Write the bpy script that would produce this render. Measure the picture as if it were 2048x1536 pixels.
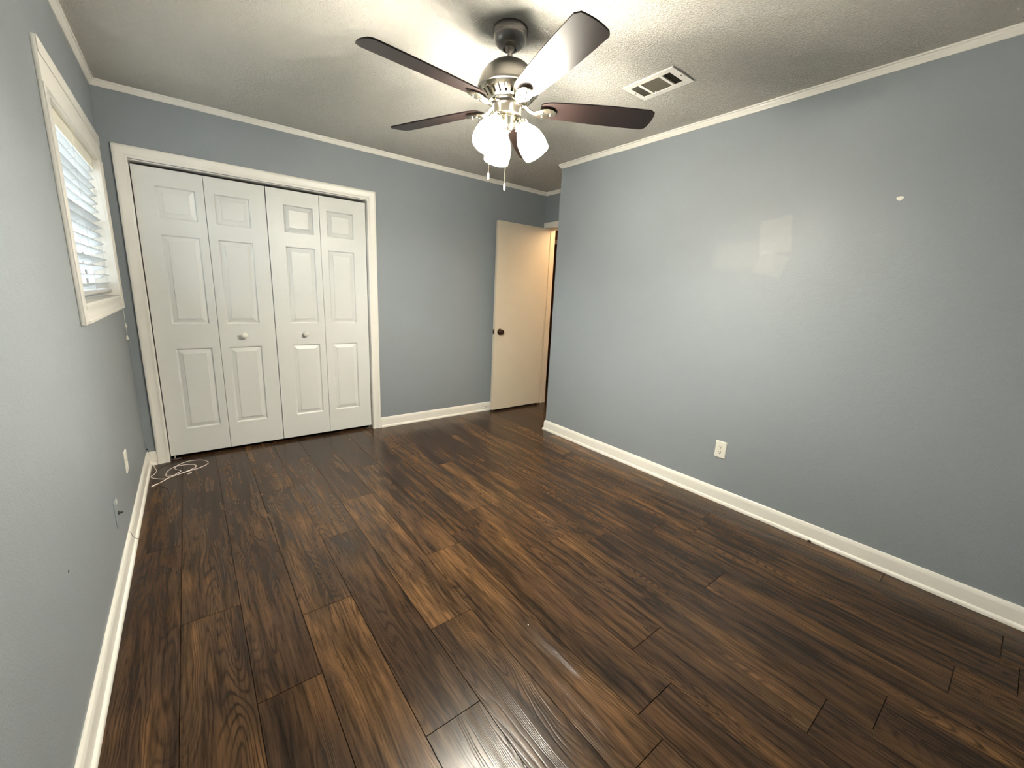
import bpy, bmesh, math, random
from mathutils import Vector, Matrix
random.seed(7)
PI = math.pi
S = bpy.context.scene
C = S.collection
for o in list(bpy.data.objects): bpy.data.objects.remove(o)

# ------------------------------------------------------------------ camera
def setup_camera():
    yaw, pitch, roll = math.radians(38.29167), math.radians(-12.38905), math.radians(2.64809)
    f = Vector((math.sin(yaw)*math.cos(pitch), math.cos(yaw)*math.cos(pitch), math.sin(pitch)))
    r = Vector((math.cos(yaw), -math.sin(yaw), 0)); u = r.cross(f)
    r2 = r*math.cos(roll) + u*math.sin(roll); u2 = u*math.cos(roll) - r*math.sin(roll)
    cd = bpy.data.cameras.new('camera'); cd.sensor_width = 36; cd.sensor_fit = 'HORIZONTAL'
    cd.lens = 819.054/2048*36; cd.clip_start = .01; cd.clip_end = 200
    co = bpy.data.objects.new('camera', cd); C.objects.link(co)
    m = Matrix((r2, u2, -f)).transposed().to_4x4(); m.translation = (0.33855, -3.70415, 1.30652)
    co.matrix_world = m
    S.camera = co
setup_camera()

# ------------------------------------------------------------------ world and light
LAMP_STRENGTH = 31.0
BULB_STRENGTH = 740.0
LAMP_COLOR = (1.0, .925, .775)
SKY_STRENGTH = 5.0
SKY_COLOR = (.80, .91, 1.0)
HALL_POWER = 9.5
HALL_COLOR = (1.0, .66, .34)
w = bpy.data.worlds.new('daylight'); S.world = w; w.use_nodes = True
bg = w.node_tree.nodes['Background']; bg.inputs[0].default_value = (*SKY_COLOR, 1); bg.inputs[1].default_value = SKY_STRENGTH
def area(name, loc, size, size_y, rot, color, power, portal=False):
    l = bpy.data.lights.new(name, 'AREA'); l.shape = 'RECTANGLE'; l.size = size; l.size_y = size_y
    l.color = color; l.energy = power
    if portal: l.cycles.is_portal = True
    o = bpy.data.objects.new(name, l); C.objects.link(o); o.location = loc; o.rotation_euler = rot
    return o
area('window_daylight', (-.16, -.76, 1.57), .86, 1.20, (0, -PI/2, 0), (1, 1, 1), 1, portal=True)
def point(name, loc, color, power, r):
    l = bpy.data.lights.new(name, 'POINT'); l.color = color; l.energy = power; l.shadow_soft_size = r
    o = bpy.data.objects.new(name, l); C.objects.link(o); o.location = loc
    return o
point('hall_lamp_light', (4.15, -.75, 2.24), HALL_COLOR, HALL_POWER, .22)
vs = S.view_settings
vs.view_transform = 'Standard'; vs.look = 'None'; vs.gamma = 1; vs.use_curve_mapping = False
vs.exposure = 2.66

# ------------------------------------------------------------------ dimensions (metres)
H = 2.428            # ceiling
W = 3.037            # right wall
W2 = 3.634           # entry wall with the door
E = -0.853           # outer corner of the right wall
YF = -4.25           # wall behind the camera
T = .12

# ------------------------------------------------------------------ materials
def srgb(r, g, b):
    f = lambda c: (c/255/12.92) if c/255 <= .04045 else ((c/255+.055)/1.055)**2.4
    return (f(r), f(g), f(b), 1)
class NT:
    def __init__(s, name):
        s.m = bpy.data.materials.new(name); s.m.use_nodes = True; s.t = s.m.node_tree
        s.b = s.t.nodes['Principled BSDF']; s.out = s.t.nodes['Material Output']
    def n(s, typ, ins=None, **kw):
        nd = s.t.nodes.new(typ)
        for k, v in kw.items(): setattr(nd, k, v)
        for k, v in (ins or {}).items(): s.set(nd.inputs[k], v)
        return nd
    def set(s, inp, v):
        if isinstance(v, bpy.types.NodeSocket): s.t.links.new(v, inp)
        else: inp.default_value = v
    def math(s, op, a, b=None, c=None, clamp=False):
        nd = s.n('ShaderNodeMath', operation=op); nd.use_clamp = clamp
        s.set(nd.inputs[0], a)
        if b is not None: s.set(nd.inputs[1], b)
        if c is not None: s.set(nd.inputs[2], c)
        return nd.outputs[0]
    def mix(s, f, a, b, mode='MIX'):
        nd = s.n('ShaderNodeMix', data_type='RGBA', blend_type=mode)
        s.set(nd.inputs[0], f); s.set(nd.inputs[6], a); s.set(nd.inputs[7], b)
        return nd.outputs[2]
    def pos(s):
        return s.n('ShaderNodeTexCoord').outputs['Object']
    def scale(s, v, sc, loc=(0, 0, 0)):
        nd = s.n('ShaderNodeMapping'); s.set(nd.inputs[0], v); nd.inputs['Scale'].default_value = sc
        nd.inputs['Location'].default_value = loc
        return nd.outputs[0]
    def noise(s, v, scale=1, detail=2, rough=.5, dist=0, out=0):
        nd = s.n('ShaderNodeTexNoise'); s.set(nd.inputs['Vector'], v)
        nd.inputs['Scale'].default_value = scale; nd.inputs['Detail'].default_value = detail
        nd.inputs['Roughness'].default_value = rough; nd.inputs['Distortion'].default_value = dist
        return nd.outputs[out]
    def ramp(s, v, stops, interp='LINEAR'):
        nd = s.n('ShaderNodeValToRGB'); s.set(nd.inputs[0], v); cr = nd.color_ramp; cr.interpolation = interp
        while len(cr.elements) < len(stops): cr.elements.new(.5)
        for e, (p_, c_) in zip(cr.elements, stops):
            e.position = p_; e.color = c_ if len(c_) == 4 else (*c_, 1)
        return nd.outputs[0]
    def bump(s, h, strength, dist, normal=None):
        nd = s.n('ShaderNodeBump'); s.set(nd.inputs['Height'], h)
        nd.inputs['Strength'].default_value = strength; nd.inputs['Distance'].default_value = dist
        if normal: s.set(nd.inputs['Normal'], normal)
        return nd.outputs[0]
    def base(s, col=None, rough=None, metal=None, spec=None, normal=None):
        for k, v in (('Base Color', col), ('Roughness', rough), ('Metallic', metal), ('Specular IOR Level', spec), ('Normal', normal)):
            if v is not None: s.set(s.b.inputs[k], v)
        return s.m

def plain(name, col, rough=.5, metal=0, var=.03, bump=0, bscale=200, spec=.5):
    t = NT(name); p = t.pos()
    n = t.noise(p, 6, 3)
    c = t.mix(n, tuple(max(0, x*(1-var)) for x in col[:3])+(1,), tuple(min(1, x*(1+var)) for x in col[:3])+(1,))
    nm = t.bump(t.noise(p, bscale, 2), 1, bump) if bump else None
    return t.base(c, rough, metal, spec, nm)

WALL = (.270, .303, .330, 1)
def wall_material(name, patches=()):
    t = NT(name); p = t.pos()
    n = t.noise(p, 1.7, 4, .6)
    c = t.mix(n, tuple(x*.96 for x in WALL[:3])+(1,), tuple(x*1.04 for x in WALL[:3])+(1,))
    sep = t.n('ShaderNodeSeparateXYZ'); t.set(sep.inputs[0], p)
    wob = t.math('MULTIPLY', t.math('SUBTRACT', t.noise(p, 14, 3), .5), .035)
    for (cy, cz, hw, hh, ang, soft, amt, col) in patches:
        y = t.math('SUBTRACT', sep.outputs[1], cy); z = t.math('SUBTRACT', sep.outputs[2], cz)
        ca, sa = math.cos(ang), math.sin(ang)
        a = t.math('ADD', t.math('MULTIPLY', y, ca), t.math('MULTIPLY', z, sa))
        b = t.math('SUBTRACT', t.math('MULTIPLY', z, ca), t.math('MULTIPLY', y, sa))
        da = t.math('SUBTRACT', hw, t.math('ABSOLUTE', t.math('ADD', a, wob)))
        db = t.math('SUBTRACT', hh, t.math('ABSOLUTE', t.math('ADD', b, wob)))
        d = t.math('MINIMUM', da, db)
        f = t.math('MULTIPLY', t.math('DIVIDE', d, soft, clamp=True), amt)
        c = t.mix(f, c, col)
    rough = t.math('MULTIPLY_ADD', t.noise(p, 3, 2), .10, .42)
    h = t.math('ADD', t.noise(p, 190, 2), t.math('MULTIPLY', t.noise(p, 34, 2), .8))
    return t.base(c, rough, 0, .5, t.bump(h, .55, .0016))

M = {}
M['wall'] = wall_material('blue_grey_wall_paint')
LP = (.40, .41, .40, 1)
M['wall_patched'] = wall_material('blue_grey_wall_paint_patched', [
    (-2.66, 1.70, .088, .105, -.12, .012, .30, LP),
    (-2.50, 1.60, .20, .105, .02, .05, .20, LP),
    (-2.66, 1.54, .085, .07, .25, .015, .22, LP),
    (-2.10, 1.56, .16, .06, .1, .08, .07, LP),
    (-2.10, 1.76, .12, .08, .1, .09, .07, LP),
    (-1.70, 1.35, .30, .16, .1, .15, .08, LP)])

def ceiling_material():
    t = NT('textured_ceiling_paint'); p = t.pos()
    c = t.mix(t.noise(p, 2.2, 3), (.82, .80, .735, 1), (.87, .85, .785, 1))
    n1 = t.noise(p, 120, 4, .65, .2); n2 = t.noise(p, 300, 2)
    blob = t.ramp(n1, [(.42, (0, 0, 0)), (.60, (1, 1, 1))])
    h = t.math('ADD', blob, t.math('MULTIPLY', n2, .5))
    return t.base(c, .8, 0, .2, t.bump(h, 1, .0065))
M['ceiling'] = ceiling_material()
M['trim'] = plain('white_trim_paint', (.83, .815, .76, 1), .33, 0, .03, .0006, 60)
M['closet'] = plain('white_closet_door_paint', (.70, .715, .70, 1), .36, 0, .02, .0003, 160)
M['door'] = plain('cream_entry_door_paint', (.66, .60, .49, 1), .45, 0, .03, .0004, 90)
M['plastic'] = plain('white_plastic', (.78, .77, .70, 1), .35, 0, .01)
M['cable'] = plain('white_cable_plastic', (.80, .75, .70, 1), .45, 0, .01)
M['louver_metal'] = plain('grey_brown_painted_metal', (.20, .185, .14, 1), .6)  # grey-brown louver colour, darker than the vent frame
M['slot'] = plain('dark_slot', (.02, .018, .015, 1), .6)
M['bronze'] = plain('dark_bronze', (.055, .028, .018, 1), .28, .7)
M['steel'] = plain('steel', (.55, .54, .5, 1), .3, 1)
M['conn'] = plain('threaded_steel', (.22, .215, .21, 1), .18, 1)
M['black'] = plain('black_plastic', (.01, .01, .012, 1), .5)
M['closet_dark'] = plain('dark_closet_interior', (.10, .10, .10, 1), .9)  # dark grey over the whole inside of the closet
def blind_material():
    t = NT('white_blind_slats'); tr = t.n('ShaderNodeBsdfTranslucent'); tr.inputs[0].default_value = (.80, .81, .80, 1)
    t.base((.64, .65, .64, 1), .45)
    mx = t.n('ShaderNodeMixShader'); mx.inputs[0].default_value = .06
    t.set(mx.inputs[1], t.b.outputs[0]); t.set(mx.inputs[2], tr.outputs[0]); t.t.links.new(mx.outputs[0], t.out.inputs[0])
    return t.m
M['blind'] = blind_material()
M['valance'] = plain('glow_tinted_valance', (.90, .88, .76, 1), .4, 0, .01)  # light showing through the valance is put into its cream colour
M['sash'] = plain('white_window_sash', (.75, .75, .74, 1), .4)
M['outdoor'] = plain('grey_green_lawn', (.16, .17, .14, 1), .9, 0, .3)  # muted grey-green ground with random variation
M['siding'] = plain('grey_outdoor_siding', (.085, .09, .10, 1), .8, 0, .1)
M['hallwall'] = plain('hall_wall_paint', (.42, .30, .17, 1), .5)
M['hallwood'] = plain('brown_hall_panelling', (.16, .075, .03, 1), .5)
M['dust'] = plain('dark_speck', (.03, .02, .015, 1), .8)
M['plaster'] = plain('white_plaster_chip', (.80, .78, .70, 1), .8)

def nickel(name, col, rough, aniso=True):
    t = NT(name); p = t.pos()
    n = t.noise(t.scale(p, (1, 1, 260)), 3, 2)
    r = t.math('MULTIPLY_ADD', n, .14, rough-.05)
    return t.base(col, r, 1, .5)
M['nickel'] = nickel('brushed_nickel', (.36, .34, .31, 1), .30)
M['nickel_dark'] = nickel('dark_brushed_nickel', (.20, .19, .18, 1), .27)
M['chrome'] = nickel('polished_nickel', (.50, .47, .38, 1), .20)

def blade_material():
    t = NT('dark_walnut_fan_blade'); p = t.pos()
    n = t.noise(t.scale(p, (3, 40, 3)), 1.6, 4, .6, .4)
    c = t.mix(n, (.007, .0045, .004, 1), (.018, .011, .010, 1))
    return t.base(c, .36, 0, .3)
M['blade'] = blade_material()

def lit(name, strength):
    t = NT(name); e = t.n('ShaderNodeEmission')
    e.inputs[0].default_value = (*LAMP_COLOR, 1); e.inputs[1].default_value = strength
    t.t.links.new(e.outputs[0], t.out.inputs[0])
    return t.m
M['shade'] = lit('lit_frosted_glass', LAMP_STRENGTH); M['bulb'] = lit('lit_bulb', BULB_STRENGTH)
def hall_glow():
    t = NT('lit_hall_fixture_glass'); e = t.n('ShaderNodeEmission')
    e.inputs[0].default_value = (*HALL_COLOR, 1); e.inputs[1].default_value = 4
    t.t.links.new(e.outputs[0], t.out.inputs[0]); return t.m
M['hallglass'] = hall_glow()

def glass_material():
    t = NT('window_glass')
    tr = t.n('ShaderNodeBsdfTransparent'); gl = t.n('ShaderNodeBsdfGlossy'); gl.inputs['Roughness'].default_value = .02
    fr = t.n('ShaderNodeFresnel'); fr.inputs[0].default_value = 1.45
    mx = t.n('ShaderNodeMixShader'); t.set(mx.inputs[0], fr.outputs[0]); t.set(mx.inputs[1], tr.outputs[0]); t.set(mx.inputs[2], gl.outputs[0])
    t.t.links.new(mx.outputs[0], t.out.inputs[0]); return t.m
M['glass'] = glass_material()

def floor_material():
    t = NT('dark_hickory_laminate'); p = t.pos()
    at = t.n('ShaderNodeAttribute', attribute_name='plank'); sep = t.n('ShaderNodeSeparateColor'); t.set(sep.inputs[0], at.outputs[0])
    R, G, B = sep.outputs[0], sep.outputs[1], sep.outputs[2]
    off = t.n('ShaderNodeCombineXYZ'); t.set(off.inputs[0], t.math('MULTIPLY', R, 37.0)); t.set(off.inputs[1], t.math('MULTIPLY', R, 91.0)); t.set(off.inputs[2], t.math('MULTIPLY', R, 53.0))
    pv = t.n('ShaderNodeVectorMath', operation='ADD'); t.set(pv.inputs[0], p); t.set(pv.inputs[1], off.outputs[0]); pv = pv.outputs[0]
    # gentle warp
    wn = t.noise(t.scale(pv, (6, 2.2, 1)), 1, 2, .5, 0, 1)
    wv = t.n('ShaderNodeVectorMath', operation='MULTIPLY_ADD'); t.set(wv.inputs[0], wn); t.set(wv.inputs[1], (.035, .12, 0)); t.set(wv.inputs[2], pv); q = wv.outputs[0]
    wm = t.noise(t.scale(pv, (40, 16, 1)), 1, 2, .5, 0, 1)
    wv2 = t.n('ShaderNodeVectorMath', operation='MULTIPLY_ADD'); t.set(wv2.inputs[0], wm); t.set(wv2.inputs[1], (.006, .02, 0)); t.set(wv2.inputs[2], q); q2 = wv2.outputs[0]
    # contour (cathedral) grain
    body = t.noise(t.scale(q2, (10, 1.0, 1)), 1, 1, .4)
    rings = t.math('MULTIPLY_ADD', t.math('SINE', t.math('MULTIPLY', body, 210.0)), .5, .5)
    lines = t.math('POWER', rings, 3.0)
    fine = t.noise(t.scale(q, (150, 7, 1)), 1, 4, .65)
    med = t.noise(t.scale(q, (38, 2.2, 1)), 1, 4, .62)
    flame = t.ramp(t.noise(t.scale(q, (9, 2.2, 1), (9, 4, 0)), 1, 2, .5), [(.44, (0, 0, 0)), (.60, (1, 1, 1))])
    # colour fields
    gold = t.noise(t.scale(q, (9, 1.6, 1), (3, 7, 0)), 1, 3, .55)
    gold = t.ramp(t.math('ADD', gold, t.math('MULTIPLY_ADD', G, .16, -.06)), [(.44, (0, 0, 0)), (.72, (1, 1, 1))])
    grey = t.ramp(t.noise(t.scale(q, (5, 1.6, 1), (11, 2, 0)), 1, 2, .5), [(.38, (0, 0, 0)), (.66, (1, 1, 1))])
    blot = t.noise(t.scale(q, (6.0, 2.4, 1), (5, 13, 0)), 1, 4, .55, .3)
    blot = t.ramp(t.math('ADD', blot, t.math('MULTIPLY_ADD', B, .10, -.05)), [(.47, (0, 0, 0)), (.70, (1, 1, 1))])
    col = t.mix(gold, (.074, .040, .022, 1), (.178, .094, .038, 1))
    col = t.mix(t.math('MULTIPLY', grey, .5), col, (.060, .037, .023, 1))
    col = t.mix(t.math('MULTIPLY', blot, .62), col, (.021, .014, .010, 1))
    lm = t.math('MULTIPLY_ADD', flame, .75, .25)
    dk = t.math('MULTIPLY', t.math('MULTIPLY', lines, lm), t.math('MULTIPLY_ADD', med, 2.2, -.50, clamp=True), clamp=True)
    streak = t.ramp(med, [(.34, (.34, .33, .32)), (.50, (.93, .93, .93)), (.66, (1.42, 1.38, 1.30))])
    col = t.mix(.9, col, streak, 'MULTIPLY')
    fcol = t.ramp(fine, [(.34, (.42, .40, .39)), (.47, (.95, .95, .95)), (.62, (1.25, 1.25, 1.25))])
    col = t.mix(.85, col, fcol, 'MULTIPLY')
    col = t.mix(t.math('MULTIPLY', dk, .88), col, (.011, .006, .004, 1), 'MIX')
    v = t.math('MULTIPLY_ADD', G, .12, .69)
    vv = t.n('ShaderNodeCombineXYZ'); [t.set(vv.inputs[i], v) for i in range(3)]
    col = t.mix(1.0, col, vv.outputs[0], 'MULTIPLY')
    h = t.math('SUBTRACT', t.math('MULTIPLY', fine, .45), t.math('MULTIPLY', dk, .8))
    rough = t.math('MULTIPLY_ADD', med, .10, .19)
    return t.base(col, rough, 0, .29, t.bump(h, .45, .0008))
M['floor'] = floor_material()

# ------------------------------------------------------------------ mesh helpers
def bx(bm, x0, x1, y0, y1, z0, z1, bev=0, seg=2, mi=0):
    vs_ = [bm.verts.new((x, y, z)) for z in (z0, z1) for y in (y0, y1) for x in (x0, x1)]
    fs = [(0, 2, 3, 1), (4, 5, 7, 6), (0, 1, 5, 4), (2, 6, 7, 3), (0, 4, 6, 2), (1, 3, 7, 5)]
    new = [bm.faces.new([vs_[i] for i in f]) for f in fs]
    for f in new: f.material_index = mi
    if bev:
        ed = list({e for f in new for e in f.edges})
        bmesh.ops.bevel(bm, geom=ed, offset=bev, segments=seg, profile=.5, affect='EDGES')
def sweep(bm, stations, prof, closed=False, cap=True):
    rings = []
    for P, U, V in stations:
        P, U, V = Vector(P), Vector(U), Vector(V)
        rings.append([bm.verts.new(P + U*u + V*v) for u, v in prof])
    n = len(rings)
    for i in range(n if closed else n-1):
        a, b = rings[i], rings[(i+1) % n]
        for k in range(len(prof)-1): bm.faces.new((a[k], a[k+1], b[k+1], b[k]))
    if cap and not closed:
        bm.faces.new(rings[0]); bm.faces.new(rings[-1])
def lathe(bm, prof, seg=40, mat=Matrix.Identity(4), cap0=False, cap1=False):
    rings = []
    for r, z in prof:
        if r < 1e-5: rings.append([bm.verts.new(mat @ Vector((0, 0, z)))])
        else: rings.append([bm.verts.new(mat @ Vector((r*math.cos(2*PI*i/seg), r*math.sin(2*PI*i/seg), z))) for i in range(seg)])
    for a, b in zip(rings, rings[1:]):
        for i in range(seg):
            j = (i+1) % seg
            if len(a) == 1 and len(b) == 1: continue
            if len(a) == 1: bm.faces.new((a[0], b[j], b[i]))
            elif len(b) == 1: bm.faces.new((a[i], a[j], b[0]))
            else: bm.faces.new((a[i], a[j], b[j], b[i]))
    if cap0 and len(rings[0]) > 1: bm.faces.new(rings[0])
    if cap1 and len(rings[-1]) > 1: bm.faces.new(rings[-1])
def catmull(pts, n=8):
    P = [Vector(p) for p in pts]; out = []
    for i in range(len(P)-1):
        p0 = P[max(i-1, 0)]; p1 = P[i]; p2 = P[i+1]; p3 = P[min(i+2, len(P)-1)]
        for k in range(n):
            t = k/n
            out.append(.5*((2*p1) + (p2-p0)*t + (2*p0-5*p1+4*p2-p3)*t*t + (-p0+3*p1-3*p2+p3)*t**3))
    out.append(P[-1]); return out
def tube(bm, pts, r, seg=8, smooth=0):
    P = catmull(pts, smooth) if smooth else [Vector(p) for p in pts]
    rs = r if isinstance(r, (list, tuple)) else [r]*len(P)
    rings = []; up = Vector((0, 0, 1)); prev = None
    for i, p in enumerate(P):
        d = (P[min(i+1, len(P)-1)] - P[max(i-1, 0)]).normalized()
        if prev is None:
            a = d.cross(up) if abs(d.dot(up)) < .95 else d.cross(Vector((1, 0, 0)))
        else: a = prev - d*prev.dot(d)
        a.normalize(); prev = a; b = d.cross(a)
        rr = rs[min(i, len(rs)-1)]
        rings.append([bm.verts.new(p + (a*math.cos(2*PI*k/seg) + b*math.sin(2*PI*k/seg))*rr) for k in range(seg)])
    for A, B in zip(rings, rings[1:]):
        for k in range(seg):
            j = (k+1) % seg; bm.faces.new((A[k], A[j], B[j], B[k]))
    bm.faces.new(rings[0]); bm.faces.new(rings[-1])
def obj(name, bm, mat, parent=None, smooth=None, loc=None):
    bmesh.ops.recalc_face_normals(bm, faces=bm.faces)
    me = bpy.data.meshes.new(name); bm.to_mesh(me); bm.free()
    for m_ in (mat if isinstance(mat, (list, tuple)) else [mat]): me.materials.append(m_)
    if smooth is not None:
        me.polygons.foreach_set('use_smooth', [True]*len(me.polygons))
        me.set_sharp_from_angle(angle=math.radians(smooth))
    o = bpy.data.objects.new(name, me); C.objects.link(o)
    if parent: o.parent = parent
    if loc: o.location = loc
    return o
def tag(o, label, cat, group=None, kind=None):
    o['label'] = label; o['category'] = cat
    if group: o['group'] = group
    if kind: o['kind'] = kind
    return o
def empty(name, loc, rz=0):
    o = bpy.data.objects.new(name, None); o.empty_display_size = .05; C.objects.link(o)
    o.location = loc; o.rotation_euler = (0, 0, rz); return o
def struct(name, bm, mat, label, cat, smooth=None):
    return tag(obj(name, bm, mat, None, smooth), label, cat, kind='structure')

# ------------------------------------------------------------------ room shell
def build_floor():
    bm = bmesh.new(); cl = bm.loops.layers.color.new('plank')
    x_first, pw, L, g, d = .195, .1935, 1.215, .0008, .0006
    y0, y1, x0, x1 = YF-.12, 2.0, -.15, 4.9
    joints = {0: -1.27, 1: -1.895, 2: -1.20, 3: -2.10, 4: -2.814, 5: -2.46, 6: -2.025, 7: -3.15, 8: -1.77, 9: -3.50}
    tint = {(0, 0): .20, (1, 0): .55, (5, 1): .98, (4, 1): .30}
    rnd = random.Random(11)
    k = -2
    while x_first + pw*k < x1:
        xa, xb = max(x_first+pw*(k-1), x0), min(x_first+pw*k, x1)
        j = joints.get(k, -rnd.uniform(0, L)); j -= L*math.ceil((j-y0)/L)
        ya = j; idx = 0
        while ya < y1:
            a, b = max(ya, y0), min(ya+L, y1)
            if b-a > .01:
                c = [rnd.random(), rnd.random(), rnd.random(), 1]
                mid = (a+b)/2
                if k == 5 and -2.46 < mid < -1.2: c[1], c[2] = 1.0, .1
                if k == 3 and mid < -2.1: c[1] = .95
                if k == 3 and mid > -2.1: c[1] = .75
                if k == 1 and mid > -1.895: c[1] = .62
                if k == 0: c[1] = .35; c[2] = .45
                if k == 2: c[2] = .45; c[1] = .55
                if k == 4 and mid < -1.6: c[1] = .3; c[2] = .7
                if k == 6 and mid < -2.0: c[1] = .9
                if k == 7: c[1] = min(c[1], .55)
                inner = [(xa+g+d, a+g+d), (xb-g-d, a+g+d), (xb-g-d, b-g-d), (xa+g+d, b-g-d)]
                outer = [(xa+g, a+g), (xb-g, a+g), (xb-g, b-g), (xa+g, b-g)]
                vi = [bm.verts.new((x, y, 0)) for x, y in inner]; vo = [bm.verts.new((x, y, -.0012)) for x, y in outer]
                vb = [bm.verts.new((x, y, -.006)) for x, y in outer]
                fs = [bm.faces.new(vi)]
                for i in range(4):
                    n = (i+1) % 4
                    fs.append(bm.faces.new((vi[i], vo[i], vo[n], vi[n]))); fs.append(bm.faces.new((vo[i], vb[i], vb[n], vo[n])))
                for f in fs:
                    for l in f.loops: l[cl] = c
            ya += L; idx += 1
        k += 1
    bx(bm, x0-.1, x1+.1, y0-.1, y1+.1, -.12, -.005, mi=1)
    o = struct('floor', bm, [M['floor'], M['slot']], 'dark brown hickory laminate plank floor', 'floor')
build_floor()

bm = bmesh.new(); bx(bm, -.12, 4.9, YF-.12, 2.0, H, H+.12)
struct('ceiling', bm, M['ceiling'], 'off-white textured ceiling around the fan', 'ceiling')

# window opening in the left wall
WY0, WY1, WZ0, WZ1 = -1.338, -.190, 1.184, 1.955
bm = bmesh.new()
bx(bm, -T, 0, YF-.12, WY0, 0, H); bx(bm, -T, 0, WY1, .12, 0, H)
bx(bm, -T, 0, WY0, WY1, 0, WZ0); bx(bm, -T, 0, WY0, WY1, WZ1, H)
struct('wall_left', bm, M['wall'], 'blue-grey painted wall with the blind-covered window', 'wall')
# closet opening in the back wall
CX0, CX1, CZ = .119, 1.617, 2.024
bm = bmesh.new()
bx(bm, 0, CX0, 0, T, 0, H); bx(bm, CX1, W2, 0, T, 0, H); bx(bm, CX0, CX1, 0, T, CZ, H)
struct('wall_back', bm, M['wall'], 'blue-grey back wall around the white closet doors', 'wall')
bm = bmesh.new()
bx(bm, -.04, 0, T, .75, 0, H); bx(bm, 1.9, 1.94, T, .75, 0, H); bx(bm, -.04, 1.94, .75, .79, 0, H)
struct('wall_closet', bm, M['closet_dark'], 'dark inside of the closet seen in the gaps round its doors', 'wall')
bm = bmesh.new(); bx(bm, W, W2+T, YF-.12, E, 0, H, 0)
struct('wall_right', bm, M['wall_patched'], 'long blue-grey right wall with pale touched-up paint patches', 'wall')
# entry wall with the doorway
DY0, DY1, DZ = -.800, -.034, 2.058
bm = bmesh.new()
bx(bm, W2, W2+.115, DY1, T, 0, H); bx(bm, W2, W2+.115, E, DY0, 0, H); bx(bm, W2, W2+.115, DY0, DY1, DZ, H)
struct('wall_entry', bm, M['wall'], 'short blue-grey wall holding the entry doorway in the alcove', 'wall')
# wall behind the camera
bm = bmesh.new(); bx(bm, -T, W2+T, YF-T, YF, 0, H)
struct('wall_front', bm, M['wall'], 'blue-grey wall behind the viewer', 'wall')
# hall beyond the doorway
bm = bmesh.new()
HX = 4.60
bx(bm, HX, HX+.1, -1.6, .77, 0, H); bx(bm, HX, HX+.1, 1.56, 2.0, 0, H); bx(bm, HX, HX+.1, .77, 1.56, 2.04, H)
bx(bm, HX+.1, HX+.2, .5, 1.8, 0, H); bx(bm, W2+.115, HX+.1, -1.7, -1.6, 0, H); bx(bm, W2+.115, HX+.1, 1.9, 2.0, 0, H)  # first box: unseen, added to stop sky light leaking round the hall door
bx(bm, W2+.02, W2+.115, T, 2.0, 0, H); bx(bm, W2+.12, W2+.16, -1.6, E-.02, 0, H)
struct('wall_hall', bm, M['hallwood'], 'brown hall wall glimpsed through the doorway gap', 'wall')
bm = bmesh.new(); bx(bm, 4.64, 4.68, .775, 1.55, .01, 2.03, .002)
d4 = struct('door_4', bm, M['hallwood'], 'brown wooden door across the hall seen through the gap', 'door')
bm = bmesh.new()
for a, b in ((.712, .772), (1.555, 1.61)): bx(bm, HX-.018, HX, a, b, 0, 2.03, .004)
bx(bm, HX-.018, HX, .712, 1.61, 2.03, 2.085, .004)
struct('trim_9', bm, M['door'], 'cream door casing on the far side of the hall', 'trim')

# ------------------------------------------------------------------ baseboards and crown
BASE = [(0, 0), (0, .0975), (.0035, .0975), (.007, .094), (.0085, .087), (.011, .081), (.012, .074), (.012, .021), (.0165, .019), (.0205, .014), (.022, .008), (.022, 0)]
CROWN = [(0, 0), (0, .033), (.005, .033), (.006, .029), (.010, .025), (.013, .019), (.0175, .016), (.019, .012), (.0195, .008), (.026, .006), (.027, 0)]
UP, DN = (0, 0, 1), (0, 0, -1)
def run(name, st, prof, z, V, label, cat):
    bm = bmesh.new(); sweep(bm, [((x, y, z), U, V) for (x, y), U in st], prof)
    return struct(name, bm, M['trim'], label, cat, 40)
run('baseboard_left', [((0, YF), (1, 1, 0)), ((0, 0), (1, -1, 0))], BASE, 0, UP, 'white baseboard along the left wall', 'baseboard')
bm = bmesh.new()
sweep(bm, [((0, 0, 0), (1, -1, 0), UP), ((.054, 0, 0), (0, -1, 0), UP)], BASE)
struct('baseboard_corner', bm, M['trim'], 'short white baseboard piece between the corner and closet casing', 'baseboard', 40)
run('baseboard_back', [((1.684, 0), (0, -1, 0)), ((W2, 0), (-1, -1, 0))], BASE, 0, UP, 'white baseboard between closet and entry door', 'baseboard')
run('baseboard_right', [((W2, E), (-1, 1, 0)), ((W, E), (-1, 1, 0)), ((W, YF), (-1, 1, 0))], BASE, 0, UP, 'long white baseboard under the right wall', 'baseboard')
run('baseboard_front', [((0, YF), (1, 1, 0)), ((W, YF), (-1, 1, 0))], BASE, 0, UP, 'white baseboard behind the viewer', 'baseboard')
run('trim_1', [((0, YF), (1, 1, 0)), ((0, 0), (1, -1, 0))], CROWN, H, DN, 'small crown molding above the window wall', 'crown molding')
run('trim_2', [((0, 0), (1, -1, 0)), ((W2, 0), (-1, -1, 0))], CROWN, H, DN, 'small crown molding above the closet wall', 'crown molding')
run('trim_3', [((W2, 0), (-1, -1, 0)), ((W2, E), (-1, 1, 0))], CROWN, H, DN, 'short crown molding above the entry doorway', 'crown molding')
run('trim_4', [((W2, E), (-1, 1, 0)), ((W, E), (-1, 1, 0)), ((W, YF), (-1, 1, 0))], CROWN, H, DN, 'long crown molding along the right wall', 'crown molding')
run('trim_5', [((0, YF), (1, 1, 0)), ((W, YF), (-1, 1, 0))], CROWN, H, DN, 'crown molding behind the viewer', 'crown molding')

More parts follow.
